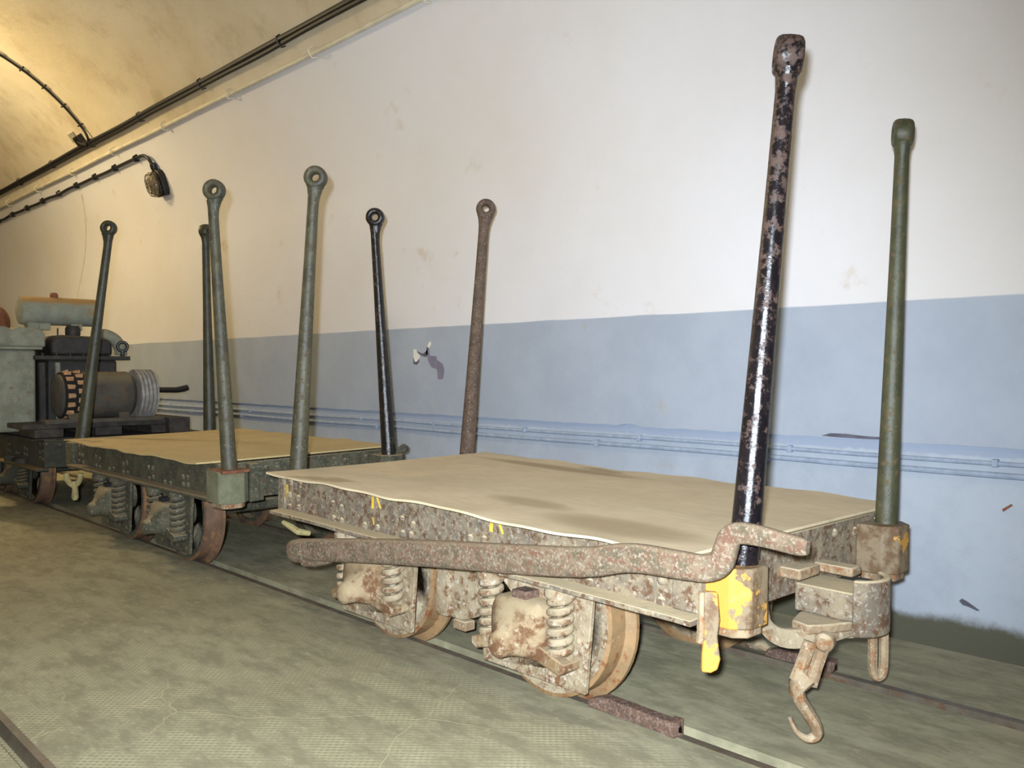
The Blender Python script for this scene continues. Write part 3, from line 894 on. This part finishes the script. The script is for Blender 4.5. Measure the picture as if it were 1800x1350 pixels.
def cam_pt(u, v, F):
    """world point on the picture ray at a given depth: used to read positions off the photograph once, at build time"""
    return CAM + (fwd + rgt * ((u - 900) / F_PX) + upv * ((675 - v) / F_PX)) * F


inv_front = Matrix.Translation((-FX, -CY, 0))
# hook: double shank and a forged hook, hanging in the plane x = const
FH = 1.75
hook_c = [cam_pt(u, v, FH) for u, v in ((1418, 1188), (1402, 1206), (1404, 1226), (1420, 1252), (1434, 1276), (1434, 1293), (1418, 1298), (1400, 1286), (1388, 1262))]
MB().tube(smooth_path(hook_c, 5), [0.030 - 0.0005 * i if i < 6 else (0.026 - 0.0003 * i if i < 24 else 0.0175 - 0.0007 * (i - 24)) for i in range(41)], 10, 0.62, 0.95, up=tuple(fwd)).build('coupling_hook', M['rust_light'], front, inv_front)
for (u0, v0, u1, v1) in ((1424, 1128, 1400, 1196), (1448, 1134, 1424, 1204)):
    MB().tube([cam_pt(u0, v0, FH), cam_pt((u0 + u1) / 2, (v0 + v1) / 2, FH), cam_pt(u1, v1, FH)], [0.013, 0.0125, 0.014], 8, 0.9, 1.1).build('hook_shank', M['rust_light'], front, inv_front)
mb = MB(); c0 = cam_pt(1450, 1128, FH)
mb.lathe([(0.012, -0.020), (0.019, -0.012), (0.020, 0.0), (0.019, 0.012), (0.012, 0.020)], c0, tuple(rgt * 0.5 + fwd * 0.8), 16)
mb.build('hook_eye', M['rust_light'], front, inv_front)
# long link hanging under the buffer
FK = 1.93
lk = [cam_pt(u, v, FK) for u, v in ((1534, 1098), (1534, 1140), (1534, 1172), (1537, 1185), (1543, 1190), (1550, 1185), (1553, 1172), (1554, 1140), (1554, 1098))]
MB().tube(smooth_path(lk, 4), 0.0105, 8).build('drawbar_link', M['rust_light'], front, inv_front)
# yellow release handle hanging at the pocket
FHd = 1.565
hp = [cam_pt(u, v, FHd) for u, v in ((1238, 1040), (1262, 1042), (1266, 1090), (1262, 1120), (1264, 1138), (1267, 1160), (1262, 1178), (1250, 1184), (1234, 1182), (1235, 1150), (1238, 1120))]
mb = MB(); n_ = len(hp); off = fwd * 0.014
mb.add([p for p in hp] + [p + off for p in hp], [tuple(range(n_)), tuple(reversed(range(n_, 2 * n_)))] + [(i, (i + 1) % n_, (i + 1) % n_ + n_, i + n_) for i in range(n_)])
mb.build('release_handle', M['handle_yellow'], front, inv_front, bevel=0.003)
MB().tube(smooth_path([cam_pt(u, v, FHd + 0.012) for u, v in ((1236, 1040), (1235, 1080), (1234, 1108), (1230, 1130))], 4), [0.009] * 10 + [0.007] * 3, 8).build('release_latch', M['rust_light'], front, inv_front)
MB().box(0.735, 0.80, -0.425, -0.395, -0.115, -0.03).build('handle_bracket', M['wagon_tan'], front, BF, bevel=0.003)


# yellow paint marks on the near sole bar
def mark(pts):
    mb = MB()
    for a, b, w in pts:
        a = Vector((a[0], 0, a[1])); b = Vector((b[0], 0, b[1])); d = (b - a).normalized(); n = Vector((d.z, 0, -d.x)) * w
        V = []
        for yy in (-0.3992, -0.3972):
            V += [(q.x, yy, q.z) for q in (a - n, b - n * 0.7, b + n * 0.7, a + n)]
        mb.add(V, [(0, 1, 2, 3), (7, 6, 5, 4), (0, 4, 5, 1), (1, 5, 6, 2), (2, 6, 7, 3), (3, 7, 4, 0)])
    return mb.build('paint_mark', M['yellow_mark'], front, BF, smooth=False)


mark([((-0.300, -0.060), (-0.300, -0.014), 0.005), ((-0.288, -0.012), (-0.262, -0.055), 0.004), ((-0.298, -0.085), (-0.294, -0.105), 0.003)])
mark([((0.190, -0.052), (0.192, -0.016), 0.006), ((0.212, -0.016), (0.232, -0.052), 0.004)])
mark([((-0.772, -0.045), (-0.768, -0.085), 0.006)])

# brake gear between the wheels of the near side
mb = MB(); mb.prism([(-0.085, 0.300), (-0.040, 0.300), (-0.044, 0.115), (-0.085, 0.115)], 'y', -0.345, -0.325)
mb.build('brake_hanger', M['frame_tan'], front)
mb = MB(); mb.prism([(-0.044, 0.285), (0.055, 0.285), (0.055, 0.255), (0.105, 0.225), (0.105, 0.165), (0.055, 0.150), (0.045, 0.125), (-0.010, 0.108), (-0.060, 0.112), (-0.060, 0.17)], 'y', -0.330, -0.290)
mb.build('brake_shoe', M['frame_tan'], front, bevel=0.004)
MB().box(-0.03, 0.02, -0.335, -0.30, 0.085, 0.110).build('brake_wedge', M['rust_light'], front, bevel=0.003)
# bracket lip under the far left end, pale
MB().tube([(-0.74, -0.43, 0.285), (-0.70, -0.425, 0.275), (-0.67, -0.415, 0.262), (-0.63, -0.405, 0.262)], [0.007, 0.010, 0.011, 0.008], 8).build('end_hook', M['hook_yellow'], front)

# ---- middle wagon: pale coupling hook under its far end, end gear towards the front wagon
inv_mid = Matrix.Translation((-MXC, -CY, 0))
FM = 4.22
yk = MB()
yk.tube(smooth_path([cam_pt(u, v, FM) for u, v in ((116, 832), (119, 845), (130, 854), (139, 846), (142, 832))], 4), 0.0125, 8)
mh = yk.build('shackle', M['hook_yellow'], middle, inv_mid)
MB().tube([cam_pt(131, 846, FM), cam_pt(132, 862, FM), cam_pt(132, 874, FM), cam_pt(132, 879, FM)], [0.012, 0.014, 0.017, 0.010], 10).build('shackle_weight', M['hook_yellow'], mh, inv_mid)
for par, B_, sm in ((middle, BMID, M['wagon_green']), (rear, BR, M['wagon_dark'])):
    MB().box(xe - 0.015, xe + 0.12, -0.05, 0.06, -0.178, -0.118).build('buffer_arm', sm, par, B_, bevel=0.004)
    MB().prism([(x + 0.0, y) for x, y in pl_out + pl_in[::-1]], 'z', -0.215, -0.090).build('buffer_plate', sm, par, B_, bevel=0.005)
# angle iron welded beside the near corner of the middle wagon's end, and loose lug at its far pocket
MB().box(0.769, 0.80, -0.300, -0.262, -0.150, -0.012).build('corner_post', M['wagon_green'], middle, BMID, bevel=0.003)
MB().lathe([(0.016, -0.012), (0.018, 0), (0.016, 0.012)], (0.87, 0.335, 0.0), (1, -1, 0), 12).build('pocket_lug', M['wagon_green'], middle, BMID)
for pk in ((0.845, -0.395),):
    MB().box(0.772, 0.893, pk[1] - 0.05, pk[1] + 0.05, -0.030, -0.018).build('pocket_rim', M['rust_red'], middle, BMID, bevel=0.003)

# ================================================================== stakes with forged eyes (each lifts out of its pocket)
EYE_R = 0.038


def make_stake(base, u_top, v_top, eye_deg, mat, label, rb=0.0285, rt=0.0175, side=0.0, eye=1.0, rb_top=None):
    base = Vector(base)
    F = (base - CAM).dot(fwd)
    top = cam_pt(u_top, v_top, F)          # top of the eye as read from the photograph
    ax = top - base; L = ax.length; axn = ax.normalized()
    er = EYE_R * eye
    Lc = L - er                            # eye centre
    mb = MB()
    hs = [0, 0.02, 0.15, 0.35, 0.6, 0.8, Lc - er * 1.6, Lc - er * 0.9]
    rs = [rb * 0.96, rb, rb, rb - (rb - rt) * 0.30, rb - (rb - rt) * 0.62, rb - (rb - rt) * 0.86, rt, rt * 1.15]
    mb.tube([(0, 0, h) for h in hs], rs, 20)
    # eye: fat ring with rounded section
    a = math.radians(eye_deg)
    axis = (math.cos(a), math.sin(a), 0)
    hole = er * 0.33; tw = er * 0.64
    prof = []
    cr = (er + hole) / 2; rr_ = (er - hole) / 2
    for k in range(14):
        t = 2 * PI * k / 14
        cx_, sx_ = math.cos(t), math.sin(t)
        prof.append((cr + rr_ * (abs(cx_) ** 0.7) * (1 if cx_ > 0 else -1), tw * (abs(sx_) ** 0.7) * (1 if sx_ > 0 else -1)))
    perp = Vector((-axis[1], axis[0], 0)) * side
    mb.lathe(prof, (perp.x, perp.y, Lc), axis, 24, close=True)
    # neck blending shaft into the eye
    mb.tube([(0, 0, Lc - er * 2.6), (perp.x * .3, perp.y * .3, Lc - er * 1.7), (perp.x * .8, perp.y * .8, Lc - er * 0.95), (perp.x, perp.y, Lc - er * 0.70)],
            [rt, rt * 1.1, rt * 1.42, rt * 1.7], 18, 1.0, 0.8, up=axis)
    o = mb.build('stake', mat, angle=60)
    q = Vector((0, 0, 1)).rotation_difference(axn)
    o.rotation_mode = 'QUATERNION'; o.rotation_quaternion = q; o.location = base
    tag(o, label, 'stake', 'eyed iron stakes standing in wagon pockets')
    return o


def pocket_pos(root_x, B_, p, z=-0.128):
    v = B_ @ Vector((p[0], p[1], z)); return (root_x + v.x, CY + v.y, v.z)


fp = [pocket_pos(FX, BF, p) for p in front_pockets]
mp_ = [pocket_pos(MXC, BMID, p) for p in mid_pockets]
VIEW = 43.5      # degrees: an eye axis of about this faces the lens
make_stake(fp[0], 1389, 62, 46 - 8, M['stake_black'], 'tall black stake flaking to brown rust at the nearest wagon corner', rb=0.0285, rt=0.0185, eye=1.06)
make_stake(fp[1], 1588, 209, 46 - 14, M['stake_olive'], 'olive green stake at the far right corner of the tan wagon', rb=0.0255, rt=0.0165, eye=0.92)
make_stake(fp[2], 554, 292, -50 + 6, M['stake_sage'], 'sage green stake at the near left corner of the tan wagon', rb=0.0285, rt=0.018, side=0.004)
make_stake(fp[3], 854, 350, 140, M['stake_brown'], 'brown rusted stake at the far left corner of the tan wagon', rb=0.029, rt=0.019, side=-0.003)
make_stake(mp_[0], 371, 316, -46, M['stake_sage'], 'tall green stake at the near right corner of the green wagon', rb=0.0270, rt=0.0175, side=0.009)
make_stake(mp_[1], 656, 366, -46, M['stake_gloss'], 'glossy black stake at the far right corner of the green wagon', rb=0.029, rt=0.017, side=0.006)
make_stake(mp_[2], 195, 388, -42, M['stake_dark'], 'dark green stake leaning right at the left end of the green wagon', rb=0.033, rt=0.019, side=-0.006)
make_stake(mp_[3], 361, 394, 30, M['stake_dark'], 'dark stake half hidden behind the tall green stake', rb=0.033, rt=0.02)

# ================================================================== cranked iron lever lying along the tan wagon's side
e_loc = Vector((-0.86, 1.345, 0.40))
lev = empty('crank_lever', e_loc); tag(lev, 'long rusty cranked iron lever lying against the side of the tan wagon', 'lever')
invl = Matrix.Translation(-e_loc)


def on_y(u, v, y):
    d = fwd + rgt * ((u - 900) / F_PX) + upv * ((675 - v) / F_PX)
    return CAM + d * ((y - CAM.y) / d.y)


path = [(530, 966, 1.322), (640, 968, 1.322), (760, 973, 1.322), (880, 981, 1.322), (990, 987, 1.322), (1045, 987, 1.322), (1090, 981, 1.322), (1130, 982, 1.324), (1190, 992, 1.328), (1240, 999, 1.334),
        (1266, 990, 1.340), (1276, 966, 1.340), (1284, 944, 1.340), (1302, 937, 1.340), (1340, 943, 1.340), (1385, 955, 1.340), (1420, 964, 1.340)]
P = smooth_path([on_y(*p) for p in path], 4)
rad = []
for i, p in enumerate(P):
    t = i / (len(P) - 1)
    rad.append(0.0325 if t < 0.2 else (0.0325 - (t - 0.2) / 0.8 * 0.0175))
rad[-1] *= 0.75; rad[-2] *= 0.95
MB().tube(P, rad, 16, 1.0, 0.62, up=(0, 1, 0), pw=0.6).build('lever_bar', M['lever_iron'], lev, invl, angle=50)
a, b = on_y(524, 966, 1.322), on_y(538, 966, 1.322)
mb = MB(); mb.tube([on_y(513, 968, 1.322), on_y(517, 968, 1.322), on_y(526, 968, 1.322), on_y(540, 968, 1.322)], [0.020, 0.032, 0.0355, 0.033], 16, 1.0, 0.8, up=(0, 1, 0), pw=0.75)
mb.build('lever_head', M['lever_iron'], lev, invl, angle=50)
MB().tube([on_y(536, 986, 1.325), on_y(556, 988, 1.325), on_y(580, 984, 1.325), on_y(586, 978, 1.325)], [0.016, 0.014, 0.011, 0.007], 10).build('lever_claw', M['lever_iron'], lev, invl)

# ================================================================== bars lying in the rail slots against the wheels


def rail_bar(x0, x1, y0, y1, h, lab, pale_tip=None):
    e_ = empty('wheel_chock', (x1, (y0 + y1) / 2, 0.001)); tag(e_, lab, 'wheel chock', 'rusty bars on the rails')
    i_ = Matrix.Translation(-e_.location)
    MB().prism([(x0, 0.001), (x1 - 0.02, 0.001), (x1 - 0.02, h * 0.9), (x0 + 0.04, h), (x0, h * 0.55)], 'y', y0, y1).build('bar', M['rust_dark'], e_, i_, bevel=0.002)
    MB().prism([(y0 - 0.002, 0.001), (y1 + 0.002, 0.001), (y1 + 0.002, h), (y0 - 0.002, h)], 'x', x1 - 0.02, x1,
               [[(y0 + 0.006, h * .25), (y1 - 0.006, h * .25), (y1 - 0.006, h * .75), (y0 + 0.006, h * .75)]]).build('end_clip', M['rust_dark'], e_, i_)
    return e_, i_


rail_bar(-1.318, -1.082, 1.488, 1.518, 0.034, 'rusty bar on the near rail, against the front wheel')
e_, i_ = rail_bar(-1.23, -1.045, 2.094, 2.126, 0.030, 'dark rusty bar on the far rail behind the hook')
mb = MB(); mb.tube([(-1.332, 2.10, 0.016), (-1.31, 2.10, 0.022), (-1.285, 2.10, 0.027), (-1.25, 2.10, 0.027), (-1.222, 2.10, 0.018)], [0.008, 0.018, 0.025, 0.024, 0.012], 12, 1.0, 0.7)
mb.build('cast_tip', M['frame_tan'], e_, i_)

# ================================================================== compressor engine on the last wagon
ZB = 0.404
cs = empty('compressor_engine', (-5.4, 1.7, ZB)); tag(cs, 'old grey and black engine compressor set with tank and motor', 'compressor')
ic = Matrix.Translation(-cs.location)
# skid of dark planks
for y0, y1 in ((1.36, 1.50), (1.66, 1.80), (1.96, 2.10)):
    MB().box(-6.1, -5.02, y0, y1, ZB, ZB + 0.045).build('skid_beam', M['plank'], cs, ic, bevel=0.003)
for k in range(5):
    x = -5.02 - k * 0.13
    MB().box(x - 0.115, x, 1.30, 2.16, ZB + 0.046, ZB + 0.072).build('skid_plank', M['plank'], cs, ic, bevel=0.003)
MB().box(-5.5, -4.965, 2.04, 2.16, ZB + 0.0, ZB + 0.085).build('skid_end', M['plank'], cs, ic, bevel=0.003)
MB().box(-5.10, -4.98, 1.40, 2.02, ZB + 0.072, ZB + 0.092).build('motor_rail', M['motor'], cs, ic, bevel=0.003)
# big grey engine block (left)
MB().box(-5.75, -5.30, 1.10, 1.445, ZB + 0.02, 0.870).build('engine_block', M['engine_grey'], cs, ic, bevel=0.015)
MB().box(-5.78, -5.27, 1.06, 1.47, 0.870, 0.884).build('engine_flange', M['engine_grey'], cs, ic, bevel=0.003)
pts = [(1.12, 0.884), (1.50, 0.884), (1.50, 0.955), (1.475, 0.985), (1.36, 0.995), (1.34, 0.975), (1.30, 0.995), (1.16, 0.985), (1.12, 0.95)]
MB().prism(pts, 'x', -5.65, -5.32).build('rocker_cover', M['engine_grey'], cs, ic, bevel=0.01)
MB().lathe([(0.028, 0), (0.028, 0.01), (0.018, 0.014)], (-5.32, 1.285, 0.925), (1, 0, 0), 16).build('cover_boss', M['engine_grey'], cs, ic)
# black radiator / gearbox body
MB().box(-5.72, -5.29, 1.50, 1.87, ZB + 0.02, 0.815).build('gearbox', M['engine_black'], cs, ic, bevel=0.012)
MB().box(-5.74, -5.26, 1.43, 1.935, 0.815, 0.838).build('gearbox_flange', M['engine_black'], cs, ic, bevel=0.003)
pts = [(1.525, 0.838), (1.525, 0.91), (1.54, 0.945), (1.58, 0.955), (1.80, 0.948), (1.84, 0.93), (1.855, 0.90), (1.855, 0.838)]
MB().prism(pts, 'x', -5.66, -5.31).build('valve_cover', M['engine_black'], cs, ic, bevel=0.018)
for k in range(7):
    MB().lathe([(0.008, 0), (0.008, 0.014)], (-5.275, 1.47 + 0.07 * k, 0.838), (0, 0, 1), 6).build('flange_bolt', M['engine_black'], cs, ic)
MB().lathe([(0.036, 0), (0.040, 0.02), (0.040, 0.05), (0.032, 0.065)], (-5.40, 1.665, 0.945), (0, 0, 1), 16).build('filler_neck', M['engine_black'], cs, ic)
MB().tube(smooth_path([(-5.45, 1.80, 0.955), (-5.45, 1.86, 0.965), (-5.44, 1.915, 0.935), (-5.43, 1.94, 0.88), (-5.43, 1.94, 0.845)], 4), 0.035, 12).build('intake_elbow', M['engine_grey'], cs, ic)
MB().lathe([(0.004, 0), (0.004, 0.04)], (-5.40, 1.585, 0.955), (0, 0, 1), 6).build('dip_stick', M['lamp_black'], cs, ic)
mb = MB(); tor = [(0.026 + 0.009 * math.cos(t), 0.009 * math.sin(t)) for t in [2 * PI * k / 10 for k in range(10)]]
mb.lathe(tor, (-5.30, 1.905, 0.895), (1, -0.3, 0), 20, close=True); mb.lathe([(0.012, 0), (0.010, 0.035)], (-5.30, 1.905, 0.835), (0, 0, 1), 8)
mb.build('lifting_eye', M['lamp_black'], cs, ic)
MB().tube([(-5.285, 1.47, 0.80), (-5.285, 1.475, 0.65), (-5.285, 1.475, 0.46)], 0.022, 10).build('drain_pipe', M['engine_black'], cs, ic)
MB().tube([(-5.27, 1.545, 0.80), (-5.27, 1.55, 0.65), (-5.27, 1.55, 0.47)], 0.014, 8).build('oil_pipe', M['engine_grey'], cs, ic)
# fuel tank across the top
tk = MB().lathe([(0.062, 0.0), (0.076, 0.006), (0.080, 0.02), (0.080, 0.40), (0.074, 0.415), (0.055, 0.422)], (-5.48, 1.405, 1.093), (0, 1, 0), 28).build('fuel_tank', M['tank'], cs, ic, angle=50)
MB().lathe([(0.022, 0), (0.022, 0.022), (0.014, 0.032)], (-5.48, 1.59, 1.168), (0, 0, 1), 12).build('tank_cap', M['rust_red'], tk)
tk.children[0].data.transform(Matrix.Translation(-cs.location))
for y in (1.47, 1.53, 1.70):
    MB().box(-5.50, -5.44, y - 0.03, y + 0.03, 0.985, 1.025).build('tank_bracket', M['engine_grey'], cs, ic, bevel=0.003)
# rusty flywheel rim at the picture edge
MB().lathe([(0.055, 0), (0.10, 0.0), (0.11, 0.01), (0.11, 0.05), (0.10, 0.06), (0.055, 0.06)], (-5.72, 1.345, 1.02), (0.6, -0.8, 0), 28).build('flywheel', M['rust_red'], cs, ic)
# electric motor lying across the wagon, louvred near end, grooved pulley at the far end
MX_, MZ = -5.13, 0.622
MB().lathe([(0.080, 1.490), (0.105, 1.495), (0.118, 1.51), (0.124, 1.62), (0.128, 1.63), (0.128, 1.86), (0.105, 1.885), (0.05, 1.89)], (MX_, 0, MZ), (0, 1, 0), 32).build('motor_body', M['motor'], cs, ic, angle=40)
MB().lathe([(0.119, 1.508), (0.1255, 1.512), (0.1265, 1.615), (0.1245, 1.62)], (MX_, 0, MZ), (0, 1, 0), 32).build('vent_band', M['dark_hole'], cs, ic)
for ring, yy in ((0, 1.520), (1, 1.572)):
    for k in range(16):
        a = 2 * PI * (k + 0.5 * ring) / 16
        ca, sa = math.cos(a), math.sin(a)
        mb = MB(); V = []
        for dy in (0.0, 0.034):
            for da, dr in ((-0.105, 0.1258), (0.105, 0.1258), (0.105 - 0.08 * (dy > 0), 0.140 if dy else 0.128), (-0.105 + 0.08 * (dy > 0), 0.140 if dy else 0.128)):
                V.append((MX_ + dr * math.cos(a + da), yy + dy, MZ + dr * math.sin(a + da)))
        mb.add(V, [(0, 1, 2, 3), (7, 6, 5, 4), (0, 4, 5, 1), (1, 5, 6, 2), (2, 6, 7, 3), (3, 7, 4, 0)])
        mb.build('louvre', M['louver'], cs, ic, smooth=False)
gp = [(0.06, 1.90)]
for k in range(4):
    y = 1.90 + k * 0.022
    gp += [(0.140, y), (0.140, y + 0.010), (0.126, y + 0.013), (0.126, y + 0.018)]
gp += [(0.140, 1.988), (0.140, 1.996), (0.06, 1.998)]
MB().lathe(gp, (MX_, 0, MZ), (0, 1, 0), 36).build('grooved_pulley', M['sheave'], cs, ic, angle=30)
for y in (1.56, 1.82):
    MB().prism([(MX_ - 0.10, 0.493), (MX_ + 0.10, 0.493), (MX_ + 0.08, 0.535), (MX_ - 0.08, 0.535)], 'y', y - 0.03, y + 0.03).build('motor_foot', M['motor'], cs, ic, bevel=0.003)
# black starting handle sticking out towards the wall
MB().tube([(-5.32, 1.95, 0.640), (-5.32, 2.10, 0.640), (-5.32, 2.23, 0.637), (-5.32, 2.27, 0.643), (-5.32, 2.30, 0.652)], [0.017, 0.017, 0.018, 0.020, 0.018], 10).build('starting_handle', M['lamp_black'], cs, ic)
MB().lathe([(0.03, 0), (0.03, 0.06)], (-5.32, 1.90, 0.640), (0, 1, 0), 12).build('handle_socket', M['lamp_black'], cs, ic)
